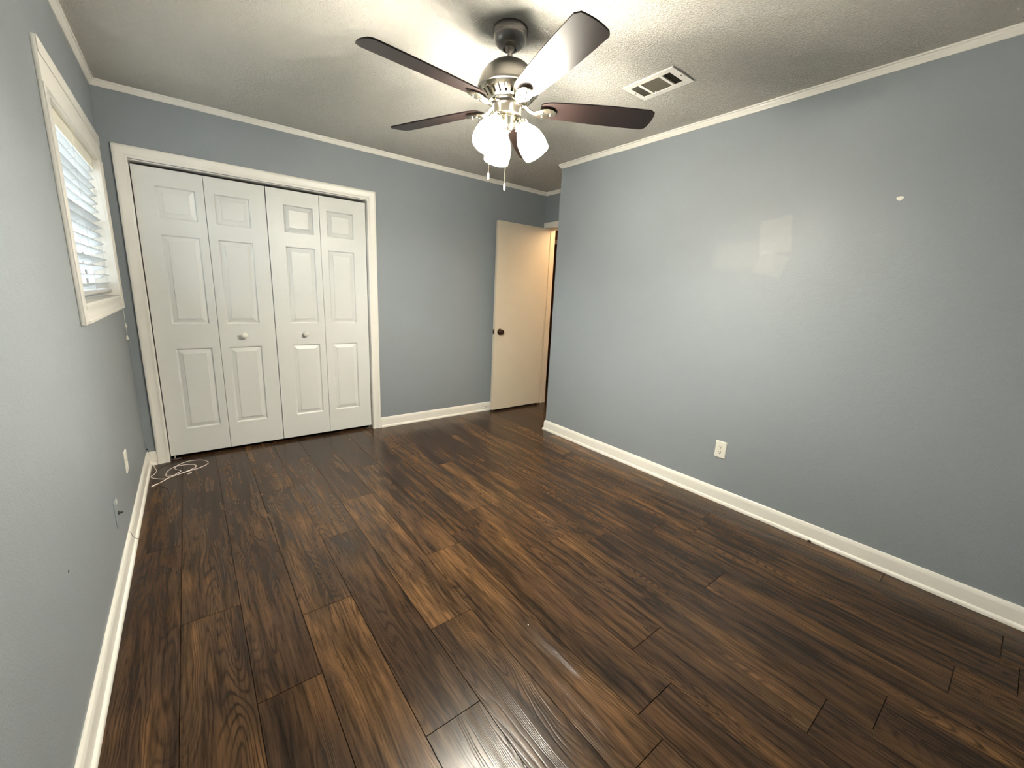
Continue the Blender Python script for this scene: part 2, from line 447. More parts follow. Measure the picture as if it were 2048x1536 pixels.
# ------------------------------------------------------------------ closet casing, jamb and bifold doors
CAS = [(0, 0), (0, .009), (.006, .011), (.014, .011), (.018, .0085), (.026, .009), (.040, .0125), (.050, .016), (.054, .0175), (.063, .0175), (.068, .015), (.070, .010), (.070, 0)]
bm = bmesh.new()
ix0, ix1, iz = .124, 1.612, 2.029
sweep(bm, [((ix0, 0, 0), (-1, 0, 0), (0, -1, 0)), ((ix0, 0, iz), (-1, 0, 1), (0, -1, 0)), ((ix1, 0, iz), (1, 0, 1), (0, -1, 0)), ((ix1, 0, 0), (1, 0, 0), (0, -1, 0))], CAS)
struct('trim_6', bm, M['trim'], 'white moulded casing around the closet doors', 'door casing', 40)
bm = bmesh.new()
bx(bm, CX0-.001, CX0+.004, 0, T, 0, CZ); bx(bm, CX1-.004, CX1+.001, 0, T, 0, CZ); bx(bm, CX0, CX1, 0, T, CZ-.004, CZ+.001)
struct('trim_7', bm, M['trim'], 'white jamb lining inside the closet opening', 'door jamb')

DF = .040       # closet door face depth
LW = .3700
def leaf(x0, left, name, parent, mat):
    """moulded three panel leaf, panel offset 'left' from the leaf's left side"""
    z0, z1 = .027, 2.004
    x1 = x0 + LW - .003; th = .033
    px0 = x0+left; px1 = px0+.212
    xs = [x0, px0, px1, x1]; zs = [z0, .220, .817, .993, 1.590, 1.695, 1.897, z1]
    bm = bmesh.new(); V = {}
    def v(x, z, y=0):
        k = (round(x, 5), round(z, 5), round(y, 5))
        if k not in V: V[k] = bm.verts.new((x, DF+y, z))
        return V[k]
    for i in range(3):
        for j in range(7):
            a, b, c, d = xs[i], xs[i+1], zs[j], zs[j+1]
            if i == 1 and j in (1, 3, 5):
                prev = [v(a, c), v(b, c), v(b, d), v(a, d)]
                for ins, dep in ((.002, .0012), (.006, .0110), (.009, .0125), (.012, .0120), (.036, .0042), (.0372, .0008)):
                    r = [v(a+ins, c+ins, dep), v(b-ins, c+ins, dep), v(b-ins, d-ins, dep), v(a+ins, d-ins, dep)]
                    for k in range(4): bm.faces.new((prev[k], prev[(k+1) % 4], r[(k+1) % 4], r[k]))
                    prev = r
                bm.faces.new(prev)
            else: bm.faces.new((v(a, c), v(b, c), v(b, d), v(a, d)))
    bk = {}
    def w_(x, z):
        k = (x, z)
        if k not in bk: bk[k] = bm.verts.new((x, DF+th, z))
        return bk[k]
    for i in range(3):
        bm.faces.new((v(xs[i], z0), v(xs[i+1], z0), w_(xs[i+1], z0), w_(xs[i], z0))); bm.faces.new((v(xs[i], z1), v(xs[i+1], z1), w_(xs[i+1], z1), w_(xs[i], z1)))
        for j in range(7): bm.faces.new((w_(xs[i], zs[j]), w_(xs[i+1], zs[j]), w_(xs[i+1], zs[j+1]), w_(xs[i], zs[j+1])))
    for j in range(7):
        for x in (x0, x1): bm.faces.new((v(x, zs[j]), v(x, zs[j+1]), w_(x, zs[j+1]), w_(x, zs[j])))
    return obj(name, bm, mat, parent)
def knob(name, x, z, parent, y=DF):
    bm = bmesh.new()
    m_ = Matrix.Translation((x, y, z)) @ Matrix.Rotation(PI/2, 4, 'X')
    lathe(bm, [(r*1.28, h_*1.15) for r, h_ in [(0.0075, 0), (.0075, .002), (.006, .006), (.0058, .012), (.010, .0155), (.0150, .020), (.0168, .026), (.0155, .032), (.011, .0365), (.005, .039), (0, .0395)]], 28, m_, cap0=True)
    return obj(name, bm, M['plastic'], parent, 60)
LX = .1285
d1 = tag(empty('door_1', (0, 0, 0)), 'left white bifold closet door, pair of panelled leaves nearest the window', 'closet door', 'bifold closet doors', 'structure')
l1 = leaf(LX, .106, 'door_leaf', d1, M['closet']); l2 = leaf(LX+LW, .052, 'door_leaf', d1, M['closet'])
knob('door_knob', .653, .905, l2)
d2 = tag(empty('door_2', (0, 0, 0)), 'right white bifold closet door, pair of panelled leaves nearer the entry door', 'closet door', 'bifold closet doors', 'structure')
l3 = leaf(LX+2*LW+.002, .110, 'door_leaf', d2, M['closet']); l4 = leaf(LX+3*LW+.002, .052, 'door_leaf', d2, M['closet'])
knob('door_knob', 1.083, .908, l3)
bm = bmesh.new()   # floor pivot brackets of the bifolds
bx(bm, .126, .185, .030, .050, 0.0, .003); bx(bm, .126, .129, .030, .050, 0, .022); tube(bm, [(.15, .052, .003), (.15, .052, .027)], .004)
tag(obj('pivot_bracket', bm, M['steel']), 'small metal floor pivot under the leftmost closet door leaf', 'bracket', 'closet door pivot brackets')
bm = bmesh.new()
bx(bm, 1.555, 1.611, .030, .050, 0.0, .003); bx(bm, 1.608, 1.611, .030, .050, 0, .022); tube(bm, [(1.59, .052, .003), (1.59, .052, .027)], .004)
tag(obj('pivot_bracket', bm, M['steel']), 'small metal floor pivot under the rightmost closet door leaf', 'bracket', 'closet door pivot brackets')

# ------------------------------------------------------------------ entry door, jamb, casing
bm = bmesh.new()
J = .016
bx(bm, W2-.001, W2+.118, DY1-J, DY1, 0, DZ); bx(bm, W2-.001, W2+.118, DY0, DY0+J, 0, DZ); bx(bm, W2-.001, W2+.118, DY0, DY1, DZ-J, DZ)
bx(bm, W2+.048, W2+.118, DY1-J-.006, DY1-J, 0, DZ-J); bx(bm, W2+.045, W2+.080, DY0+J, DY0+J+.01, 0, DZ-J); bx(bm, W2+.045, W2+.080, DY0+J, DY1-J, DZ-J-.01, DZ-J)
struct('trim_8', bm, M['door'], 'cream jamb and stop of the entry doorway', 'door jamb')
bm = bmesh.new()
EC = [(0, 0), (0, .010), (.006, .012), (.045, .016), (.052, .016), (.056, .012), (.056, 0)]
sweep(bm, [((W2, DY1-.006, 0), (0, .71, 0), (-1, 0, 0)), ((W2, DY1-.006, DZ-.006), (0, .71, 1), (-1, 0, 0)), ((W2, DY0+.006, DZ-.006), (0, -.85, 1), (-1, 0, 0)), ((W2, DY0+.006, 0), (0, -.85, 0), (-1, 0, 0))], EC)
struct('trim_10', bm, M['trim'], 'white casing above and beside the entry doorway', 'door casing', 40)
dX0, dX1, dYf, dYb = 2.918, 3.625, -.094, -.059
d3 = tag(empty('door_3', (dX1, dYf, 0)), 'open flat cream entry door with a dark bronze knob, standing against the back wall', 'door', kind='structure')
d3.rotation_euler = (0, 0, math.radians(0))
def dl(bm, name, mat, par, sm=None):
    o = obj(name, bm, mat, par, sm)
    if par is d3:
        o.location = -Vector(d3.location)
    return o
bm = bmesh.new(); bx(bm, dX0, dX1, dYf, dYb, .022, 2.036, .0015)
slab = dl(bm, 'door_leaf', M['door'], d3)
KX, KZ = 2.986, .897
KN = [(0.034, 0), (.034, .004), (.030, .008), (.014, .011), (.011, .016), (.011, .024), (.018, .028), (.026, .033), (.028, .040), (.027, .046), (.022, .049), (.020, .046), (.008, .045), (0, .047)]
bm = bmesh.new(); lathe(bm, KN, 32, Matrix.Translation((KX, dYf, KZ)) @ Matrix.Rotation(PI/2, 4, 'X'), cap0=True)
dl(bm, 'door_knob', M['bronze'], d3, 50)
bm = bmesh.new(); lathe(bm, [(r, z*.95) for r, z in KN], 32, Matrix.Translation((KX, dYb, KZ)) @ Matrix.Rotation(-PI/2, 4, 'X'), cap0=True)
dl(bm, 'door_knob', M['bronze'], d3, 50)
bm = bmesh.new(); bx(bm, dX0-.0015, dX0+.001, dYf+.005, dYb-.005, KZ-.028, KZ+.028, .0005); bx(bm, dX0-.012, dX0, dYf+.011, dYb-.011, KZ-.009, KZ+.009, .002)
dl(bm, 'latch_plate', M['bronze'], d3)
for hz in (.25, 1.03, 1.82):
    bm = bmesh.new(); tube(bm, [(dX1+.001, dYb+.004, hz-.045), (dX1+.001, dYb+.004, hz+.045)], .005, 12)
    dl(bm, 'hinge', M['steel'], d3, 50)
# spring door stop on the back baseboard
bm = bmesh.new(); mt = Matrix.Translation((2.885, -.011, .055)) @ Matrix.Rotation(PI/2, 4, 'X')
lathe(bm, [(.009, 0), (.009, .003), (.004, .006), (.004, .030)], 16, mt, cap0=True)
ds = tag(obj('door_stop', bm, M['plastic'], None, 40), 'small white door stop on the baseboard behind the entry door edge', 'door stop')
bm = bmesh.new(); lathe(bm, [(.004, .030), (.0075, .031), (.0075, .040), (0, .042)], 16, mt); obj('rubber_tip', bm, M['plastic'], ds, 40)

# ------------------------------------------------------------------ window and blind
bm = bmesh.new()   # casing
CH = [(0, 0), (.012, 0), (.014, .004), (.014, .05), (.011, .06), (.0135, .075), (.0145, .145), (0, .145)]
def board(bm, y0, y1, z0, z1, t=.014): bx(bm, 0, t, y0, y1, z0, z1, .0025)
# head: wide stepped board running over the side boards
board(bm, -1.4145, -.1007, 1.955, 2.097); bx(bm, .013, .0175, -1.4145, -.1007, 2.045, 2.097, .0015)
board(bm, -1.4145, WY0+.004, 1.110, 1.955, .0135); bx(bm, .012, .0165, -1.4145, -1.395, 1.110, 1.955, .0015)
board(bm, WY1-.004, -.1007, 1.110, 1.955, .0135); bx(bm, .012, .0165, -.122, -.1007, 1.110, 1.955, .0015)
# apron below the sill
sweep(bm, [((0, WY0+.004, 1.110), (1, 0, 0), (0, 0, 1)), ((0, WY1-.004, 1.110), (1, 0, 0), (0, 0, 1))],
      [(0, 0), (.016, 0), (.017, .010), (.013, .014), (.013, .030), (.010, .036), (.010, .050), (.014, .058), (.014, .072), (.010, .076), (0, .076)])
win = struct('window_1', bm, M['trim'], 'white framed window high on the left wall', 'window', 35)
bm = bmesh.new()   # reveal lining and sill
bx(bm, -.118, .004, WY0, WY0+.006, WZ0, WZ1); bx(bm, -.118, .004, WY1-.006, WY1, WZ0, WZ1)
bx(bm, -.118, .004, WY0, WY1, WZ1-.006, WZ1); bx(bm, -.118, .012, WY0, WY1, WZ0-.004, WZ0+.006, .002)
obj('window_jamb', bm, M['trim'], win)
bm = bmesh.new(); xa, xb = -.112, -.085
for a, b, c, d in ((WY0+.006, WY0+.05, WZ0+.006, WZ1-.006), (WY1-.05, WY1-.006, WZ0+.006, WZ1-.006), (WY0+.05, WY1-.05, WZ0+.006, WZ0+.055), (WY0+.05, WY1-.05, WZ1-.05, WZ1-.006), (WY0+.05, WY1-.05, 1.548, 1.588)):
    bx(bm, xa, xb, a, b, c, d, .003)
sash = obj('sash', bm, M['sash'], win)
bm = bmesh.new()
for i in range(1, 5):
    y = WY0+.05 + (WY1-WY0-.1)*i/5
    bx(bm, -.106, -.091, y-.009, y+.009, WZ0+.05, WZ1-.05)
for z in (1.37, 1.75): bx(bm, -.106, -.091, WY0+.05, WY1-.05, z-.009, z+.009)
obj('muntin', bm, M['sash'], sash)
bm = bmesh.new(); bx(bm, -.100, -.097, WY0+.045, WY1-.045, WZ0+.045, WZ1-.045); obj('pane', bm, M['glass'], sash)

bl = tag(empty('window_blind', (-.045, (WY0+WY1)/2, WZ1-.006)), 'white horizontal slat blind hanging in the left window', 'blind')
def bo(bm, name, mat, sm=None, par=None):
    o = obj(name, bm, mat, par or bl, sm)
    if par is None: o.location = -Vector(bl.location)
    return o
by0, by1 = WY0+.014, WY1-.014
bm = bmesh.new(); bx(bm, -.072, -.020, by0, by1, 1.902, 1.946, .002); bo(bm, 'headrail', M['blind'])
bm = bmesh.new(); bx(bm, -.018, -.014, by0, by1, 1.886, 1.9475, .001)
for y in (by0+.1, -.76, by1-.1): bx(bm, -.014, -.011, y-.008, y+.008, 1.885, 1.948)
bo(bm, 'valance', M['valance'])
bm = bmesh.new(); tilt = math.radians(24)
nsl = 15
zs_ = [1.873 - .0442*i for i in range(nsl)]
for z in zs_:
    cx = -.044; n = 6; hw = .0245; rows = []
    for i in range(n+1):
        s_ = -1+2*i/n; crown = .0022*(1-s_*s_)
        x = cx + hw*s_*math.cos(tilt); zz = z + hw*s_*math.sin(tilt) + crown
        rows.append((x, zz))
    top = [[bm.verts.new((x, y, zz+.0019)) for y in (by0, by1)] for x, zz in rows]
    bot = [[bm.verts.new((x, y, zz-.0019)) for y in (by0, by1)] for x, zz in rows]
    for i in range(n):
        bm.faces.new((top[i][0], top[i+1][0], top[i+1][1], top[i][1])); bm.faces.new((bot[i][0], bot[i+1][0], bot[i+1][1], bot[i][1]))
        for k in (0, 1): bm.faces.new((top[i][k], top[i+1][k], bot[i+1][k], bot[i][k]))
    for i in (0, n): bm.faces.new((top[i][0], top[i][1], bot[i][1], bot[i][0]))
bo(bm, 'slats', M['blind'], 30)
bm = bmesh.new(); bx(bm, -.068, -.020, by0, by1, 1.212, 1.230, .004); bo(bm, 'bottom_rail', M['blind'])
for y in (by0+.14, -.76, by1-.14):
    bm = bmesh.new()
    for x in (-.0695, -.0185): tube(bm, [(x, y, 1.228), (x, y, 1.905)], .0009, 5)
    for z in zs_: tube(bm, [(-.0695, y, z-.012), (-.0185, y, z+.008)], .0007, 4)
    tube(bm, [(-.0695, y, 1.229), (-.0185, y, 1.229)], .0009, 4)
    bmesh.ops.remove_doubles(bm, verts=bm.verts, dist=.00035)
    bo(bm, 'ladder_cord', M['blind'])
for k, (yy, ze, zt_) in enumerate(((-.262, 1.000, 0), (-.268, .925, 0))):
    bm = bmesh.new(); tube(bm, [(-.014, yy, 1.905), (.006, yy, 1.70), (.021, yy, 1.25), (.021, yy, ze+.02)], .0011, 6, 6)
    cd = bo(bm, 'pull_cord', M['plastic'])
    bm = bmesh.new(); lathe(bm, [(0, .026), (.003, .025), (.0045, .018), (.0075, .003), (.0065, 0), (0, 0)], 14, Matrix.Translation((.021, yy, ze)))
    obj('tassel', bm, M['plastic'], cd, 50)
# outside: lawn and the pale side of a neighbouring building
bm = bmesh.new(); bx(bm, -30, -.6, -30, 30, -.9, -.6); bx(bm, -.6, 12, -30, -4.9, -.9, -.6)
tag(obj('lawn', bm, M['outdoor']), 'grass outside below the window', 'lawn', kind='structure')

bm = bmesh.new(); bx(bm, -6.4, -6.0, -4, 22, -.6, 2.15)
for i in range(14): bx(bm, -6.0, -5.985, -4, 22, -.5+i*.19, -.492+i*.19)
tag(obj('neighbouring_house', bm, M['siding'], None), 'grey sided neighbouring building glimpsed through the blind slats', 'building')
# ------------------------------------------------------------------ ceiling fan
FX, FY = 1.558, -2.035
fan = tag(empty('ceiling_fan', (FX, FY, H)), 'brushed nickel ceiling fan with five dark walnut blades and three lit glass shades', 'ceiling fan')
def fo(bm, name, mat, sm=40, par=None):   # geometry given in fan space: x,y from axis, z absolute
    for v in bm.verts: v.co.z -= H
    return obj(name, bm, mat, par or fan, sm)
bm = bmesh.new(); lathe(bm, [(.074, H), (.0765, H-.004), (.0765, H-.016), (.0735, H-.022), (.0730, H-.030), (.069, H-.046), (.060, H-.060), (.047, H-.071), (.034, H-.077), (.031, H-.080), (.029, H-.077), (.027, H-.066), (0, H-.064)], 56)
fo(bm, 'canopy', M['nickel_dark'], 35)
bm = bmesh.new(); lathe(bm, [(.0125, H-.05), (.0125, 2.285)], 24); lathe(bm, [(0, H-.058), (.022, H-.062), (.025, H-.072), (.018, H-.082), (.0125, H-.086)], 24)
fo(bm, 'downrod', M['nickel'], 40)
bm = bmesh.new(); lathe(bm, [(.0125, 2.312), (.020, 2.311), (.024, 2.300), (.050, 2.297), (.080, 2.286), (.104, 2.266), (.122, 2.241), (.132, 2.215), (.1355, 2.196), (.1385, 2.193), (.1385, 2.186), (.1345, 2.183)], 72)
fo(bm, 'motor_housing', M['nickel'], 30)
# slotted lower band: ring with real openings
bm = bmesh.new(); NS = 26; top = (.1335, 2.184); bot = (.090, 2.142)
def ringpt(a, s_, off=0): 
    r = top[0]+(bot[0]-top[0])*s_ - off; z = top[1]+(bot[1]-top[1])*s_ - .006*math.sin(PI*s_); return (r*math.cos(a), r*math.sin(a), z)
for i in range(NS):
    a0 = 2*PI*i/NS; da = 2*PI/NS; cuts = [0, .29, .71, 1.0]; ss = [0, .2, .78, 1]
    for ci in range(3):
        for si in range(3):
            if ci == 1 and si == 1: continue
            a, b = a0+da*cuts[ci], a0+da*cuts[ci+1]
            q = [(a, ss[si]), (b, ss[si]), (b, ss[si+1]), (a, ss[si+1])]
            bm.faces.new([bm.verts.new(ringpt(*k)) for k in q])
    # inner walls of the slot
    a, b = a0+da*cuts[1], a0+da*cuts[2]; q = [(a, .2), (b, .2), (b, .78), (a, .78)]
    for k in range(4):
        p_, q_ = q[k], q[(k+1) % 4]
        bm.faces.new([bm.verts.new(ringpt(*p_)), bm.verts.new(ringpt(*q_)), bm.verts.new(ringpt(*q_, .006)), bm.verts.new(ringpt(*p_, .006))])
bmesh.ops.remove_doubles(bm, verts=bm.verts, dist=.00005)
lathe(bm, [(.090, 2.142), (.088, 2.138), (.080, 2.137)], 78)
fo(bm, 'vent_band', M['chrome'], 30)
bm = bmesh.new(); lathe(bm, [(.118, 2.181), (.078, 2.146), (.078, 2.138), (.070, 2.137), (.068, 2.128), (.062, 2.128)], 48)
fo(bm, 'motor_core', M['nickel_dark'], 30)
# blades
def blade_mesh():
    bm = bmesh.new(); n = 40; R0, R1 = .150, .662
    up, lo = [], []
    for i in range(n+1):
        s_ = i/n; x = R0+(R1-R0)*s_
        hw = .050 + .018*math.sin(min(1, s_/.75)*PI/2)
        if s_ < .10: hw *= math.sqrt(max(0, 1-((.10-s_)/.10)**2*.55))
        up.append((x, hw)); lo.append((x, -hw))
    tip = []
    for k in range(1, 10):
        a = k/10; yy = .068 - .136*a
        tip.append((R1 + .014*math.sin(PI*a)**.7, yy))
    # corner rounding by pulling the last station
    up[-1] = (R1-.006, .066); lo[-1] = (R1-.010, -.064)
    outl = up+tip+lo[::-1]
    f = bm.faces.new([bm.verts.new((x, y, 0)) for x, y in outl])
    r = bmesh.ops.extrude_face_region(bm, geom=[f]); 
    for v in [g_ for g_ in r['geom'] if isinstance(g_, bmesh.types.BMVert)]: v.co.z += .0055
    bmesh.ops.triangulate(bm, faces=[f_ for f_ in bm.faces if len(f_.verts) > 4])
    bmesh.ops.transform(bm, matrix=Matrix.Translation((0, 0, .004)) @ Matrix.Rotation(BLADE_PITCH, 4, 'X'), verts=bm.verts)
    return bm
BLADE_PITCH = math.radians(-12)
def iron_mesh():
    """arm from the flywheel, widening into a leaf shaped plate under the blade"""
    bm = bmesh.new()
    st = [(.060, .013, .012), (.080, .011, .010), (.100, .012, -.006), (.118, .018, -.015), (.138, .026, -.014), (.160, .032, -.010), (.182, .033, -.008), (.204, .026, -.007), (.218, .014, -.006), (.224, .002, -.006)]
    th = .005; rings = []
    for x, hw, z in st:
        pf = [(-1, .0), (-.75, -.25), (-.35, -.9), (0, -1.15), (.35, -.9), (.75, -.25), (1, 0), (.9, 1), (-.9, 1)]
        k = min(1, max(0, (x-.10)/.05)); cc, ss_ = math.cos(BLADE_PITCH*k), math.sin(BLADE_PITCH*k)
        rings.append([bm.verts.new((x, hw*a*cc-(th*b)*ss_, z+hw*a*ss_+th*b*cc)) for a, b in pf])
    for A, B in zip(rings, rings[1:]):
        for k in range(len(A)): bm.faces.new((A[k], A[(k+1) % len(A)], B[(k+1) % len(A)], B[k]))
    bm.faces.new(rings[0]); bm.faces.new(rings[-1])
    return bm
ZB = 2.122
first = None
for k in range(5):
    az = math.radians(40.5+72*k)
    if first is None:
        b0 = obj('blade', blade_mesh(), M['blade'], fan, 40); i0 = obj('blade_iron', iron_mesh(), M['chrome'], b0, 35)
        sc = []
        for sx, sy in ((.160, .012), (.160, -.012), (.196, 0)):
            scr = bmesh.new(); lathe(scr, [(0, -.014), (.0035, -.0138), (.0045, -.012), (.0045, -.008)], 10, Matrix.Translation((sx, sy, -.004-sy*.2)))
            sc.append(obj('screw', scr, M['nickel'], b0, 40))
        first = (b0, i0, *sc); b = b0
    else:
        b = first[0].copy(); C.objects.link(b); b.parent = fan
        for c0 in first[1:]:
            c_ = c0.copy(); C.objects.link(c_); c_.parent = b
    b.location = (0, 0, ZB-H); b.rotation_euler = (0, 0, az)
# switch housing and light kit
bm = bmesh.new(); lathe(bm, [(.050, 2.134), (.061, 2.133), (.0625, 2.130), (.0625, 2.094), (.0635, 2.092), (.0635, 2.088), (.060, 2.085), (.040, 2.084), (0, 2.084)], 56)
fo(bm, 'switch_housing', M['nickel'], 30)
bm = bmesh.new(); lathe(bm, [(.046, 2.086), (.046, 2.078), (.040, 2.070), (.034, 2.050), (.030, 2.040), (.022, 2.032), (.012, 2.028), (.011, 2.020), (.007, 2.014), (0, 2.012)], 40)
fo(bm, 'light_fitter', M['chrome'], 35)
shadeprof = [(.027, 0), (.030, -.004), (.029, -.012), (.036, -.024), (.047, -.042), (.0565, -.064), (.0610, -.086), (.0620, -.104), (.0605, -.128), (.0585, -.142)]
tl = math.radians(33)
for az_d in (193, 73, 316):
    az = math.radians(az_d); dx, dy = math.cos(az), math.sin(az)
    ax = Vector((dx*math.sin(tl), dy*math.sin(tl), -math.cos(tl)))
    neck = Vector((dx*.066, dy*.066, 2.054))
    m_ = Matrix.Translation(neck) @ (-ax).to_track_quat('Z', 'Y').to_matrix().to_4x4()
    bm = bmesh.new(); tube(bm, [(dx*.030, dy*.030, 2.062), (dx*.046, dy*.046, 2.072), tuple(neck - ax*.016)], .009, 14, 6)
    arm = fo(bm, 'lamp_arm', M['chrome'], 40)
    bm = bmesh.new(); lathe(bm, [(0, .022), (.014, .021), (.022, .015), (.026, .006), (.0315, .004), (.0315, -.006), (.028, -.007)], 32, m_)
    for kk in range(3):
        aa = 2*PI*kk/3
        tube(bm, [tuple(m_ @ Vector((.030*math.cos(aa), .030*math.sin(aa), -.001))), tuple(m_ @ Vector((.040*math.cos(aa), .040*math.sin(aa), -.001)))], .003, 8)
    obj_s = fo(bm, 'socket_cup', M['chrome'], 40, arm)
    bm = bmesh.new(); lathe(bm, shadeprof, 48, m_); lathe(bm, [(r-.003, z) for r, z in shadeprof[::-1]], 48, m_)
    fo(bm, 'lamp_shade', M['shade'], 60)
    bm = bmesh.new(); lathe(bm, [(.012, -.005), (.013, -.03), (.022, -.055), (.026, -.075), (.022, -.094), (.010, -.103), (0, -.104)], 24, m_)
    fo(bm, 'light_bulb', M['bulb'], 60)
for (x, y, z0, z1) in ((-.0562, .0415, 2.105, 1.820), (-.028, -.037, 2.090, 1.765)):
    bm = bmesh.new()
    k = 1.12; tube(bm, [(x*.9, y*.9, z0), (x*k, y*k, z0-.006), (x*k, y*k, z0-.03), (x*k, y*k, z1+.026)], .0010, 6)
    n = int((z0-z1-.05)/.006)
    for i in range(n): lathe(bm, [(0, .0016), (.0016, 0), (0, -.0016)], 6, Matrix.Translation((x*k, y*k, z0-.03-i*.006)))
    ch = fo(bm, 'pull_chain', M['chrome'], 50)
    bm = bmesh.new(); lathe(bm, [(0, .030), (.0025, .029), (.0032, .026), (.0042, .024), (.0046, .004), (.004, 0), (0, 0)], 16, Matrix.Translation((x*k, y*k, z1)))
    fo(bm, 'chain_fob', M['plastic'], 50, ch)

# ------------------------------------------------------------------ ceiling vent
vent = tag(empty('ceiling_vent', (2.425, -2.185, H)), 'white three-panel air vent in the ceiling right of the fan', 'vent')
def vo(bm, name, mat, sm=None):
    for v in bm.verts: v.co -= Vector(vent.location)
    return obj(name, bm, mat, vent, sm)
vx0, vx1, vy0, vy1 = 2.314, 2.516, -2.349, -2.050
ox0, ox1 = 2.350, 2.477
secs = [(-2.312, -2.265), (-2.250, -2.140), (-2.124, -2.077)]
bm = bmesh.new(); zt, zb_ = H-.001, H-.0075
bx(bm, vx0, ox0, vy0, vy1, zb_, zt, .002); bx(bm, ox1, vx1, vy0, vy1, zb_, zt, .002)
ys = [vy0]+[v for s_ in secs for v in s_]+[vy1]
for a, b in zip(ys[0::2], ys[1::2]): bx(bm, ox0, ox1, a, b, zb_, zt-.0002)
vo(bm, 'frame', M['trim'])
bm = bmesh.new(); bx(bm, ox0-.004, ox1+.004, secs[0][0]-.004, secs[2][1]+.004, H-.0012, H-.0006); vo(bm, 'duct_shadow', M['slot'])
bm = bmesh.new()
for si, (a, b) in enumerate(secs):
    if si == 1:
        n = 9
        for i in range(n):
            x = ox0+(ox1-ox0)*(i+.5)/n; c, s_ = .0040, .0025
            bm.faces.new([bm.verts.new(q) for q in ((x-c, a, H-.002), (x+c, a, H-.0068), (x+c, b, H-.0068), (x-c, b, H-.002))])
    else:
        n = 5 if si == 0 else 5; sg = -1 if si == 0 else 1
        for i in range(n):
            y = a+(b-a)*(i+.5)/n; c = .0040
            bm.faces.new([bm.verts.new(q) for q in ((ox0, y-c*sg, H-.002), (ox1, y-c*sg, H-.002), (ox1, y+c*sg, H-.0066), (ox0, y+c*sg, H-.0066))])
r = bmesh.ops.solidify(bm, geom=bm.faces[:], thickness=.0006)
vo(bm, 'louvers', M['louver_metal'])
for y in (vy0+.012, vy1-.014):
    bm = bmesh.new(); lathe(bm, [(0, -.0022), (.0035, -.0014), (.0042, 0)], 12, Matrix.Translation((2.412, y, H-.0070)))
    vo(bm, 'screw', M['slot'], 40)
bm = bmesh.new(); tube(bm, [(2.470, -2.150, H-.004), (2.474, -2.150, H-.014)], .0016, 8); bx(bm, 2.470, 2.478, -2.155, -2.145, H-.016, H-.012, .001)
vo(bm, 'damper_lever', M['trim'])

# ------------------------------------------------------------------ outlets, plates, cables
def plate(name, loc, rz, label, recept=True, mat=None, cat='outlet', grp=None, hh=.057, hw=.035):
    """wall plate in its own space: x across, z up, y out of the wall"""
    e = tag(empty(name, loc, rz), label, cat, grp)
    bm = bmesh.new(); n = []
    sweep(bm, [((-hw, 0, -hh), (1, 0, 1), (0, 1, 0)), ((hw, 0, -hh), (-1, 0, 1), (0, 1, 0)), ((hw, 0, hh), (-1, 0, -1), (0, 1, 0)), ((-hw, 0, hh), (1, 0, -1), (0, 1, 0))],
          [(0, 0), (0, .0022), (.0035, .0050), (.006, .0056)], closed=True)
    bm.faces.new([bm.verts.new(q) for q in ((-hw+.006, .0056, -hh+.006), (hw-.006, .0056, -hh+.006), (hw-.006, .0056, hh-.006), (-hw+.006, .0056, hh-.006))])
    obj('cover_plate', bm, mat or M['plastic'], e)
    return e
o1 = plate('wall_outlet', (W-.0005, -2.5525, .3615), PI/2, 'white duplex power outlet on the right wall above the long baseboard')
for dz in (.0195, -.0195):
    bm = bmesh.new(); pr = []
    for i in range(28):
        a = 2*PI*i/28; pr.append((max(-.0168, min(.0168, .0172*math.cos(a))), max(-.0135, min(.0135, .0172*math.sin(a)))))
    a_ = [bm.verts.new((x, .0050, z+dz)) for x, z in pr]; b_ = [bm.verts.new((x, .0074, z+dz)) for x, z in pr]
    bm.faces.new(b_)
    for i in range(28): bm.faces.new((a_[i], a_[(i+1) % 28], b_[(i+1) % 28], b_[i]))
    rc = obj('receptacle', bm, M['plastic'], o1)
    for q in ((-.0075, -.0050, .0070, .0078, dz+.000, dz+.0085), (.0050, .0072, .0070, .0078, dz+.001, dz+.0078)):
        bm = bmesh.new(); bx(bm, *q); obj('slot', bm, M['slot'], rc)
    bm = bmesh.new(); lathe(bm, [(.0030, 0), (.0030, .0008), (0, .0008)], 12, Matrix.Translation((0, .0070, dz-.0068)) @ Matrix.Rotation(-PI/2, 4, 'X'))
    obj('ground_hole', bm, M['slot'], rc)
bm = bmesh.new(); lathe(bm, [(.003, 0), (.003, .0010), (0, .0014)], 12, Matrix.Translation((0, .0056, 0)) @ Matrix.Rotation(-PI/2, 4, 'X')); obj('screw', bm, M['steel'], o1)
o2 = plate('wall_outlet', (.0005, -.920, .366), -PI/2, 'white power outlet plate seen edge-on on the left wall near the closet')
for dz in (.0195, -.0195):
    bm = bmesh.new(); lathe(bm, [(.0165, .0040), (.0165, .0072), (0, .0072)], 24, Matrix.Translation((0, 0, dz)) @ Matrix.Rotation(-PI/2, 4, 'X')); obj('receptacle', bm, M['plastic'], o2)
o3 = plate('cable_jack', (.0005, -1.386, .293), -PI/2, 'wall-coloured coax cable plate with a shiny threaded connector on the left wall', mat=M['wall'], cat='cable jack', hh=.060, hw=.036)
bm = bmesh.new(); mt = Matrix.Rotation(-PI/2, 4, 'X')
lathe(bm, [(.0075, .005), (.0075, .010), (.0048, .0105)], 6, mt)
lathe(bm, [(.0048, .0105)]+[(.0048 if i % 2 else .0043, .0105+i*.0008) for i in range(1, 15)]+[(.003, .0225), (0, .0225)], 18, mt)
obj('connector', bm, M['conn'], o3, 40)
bm = bmesh.new(); bx(bm, -.020, .004, .0050, .0068, .040, .056, .0008); obj('paint_chip', bm, M['plastic'], o3)

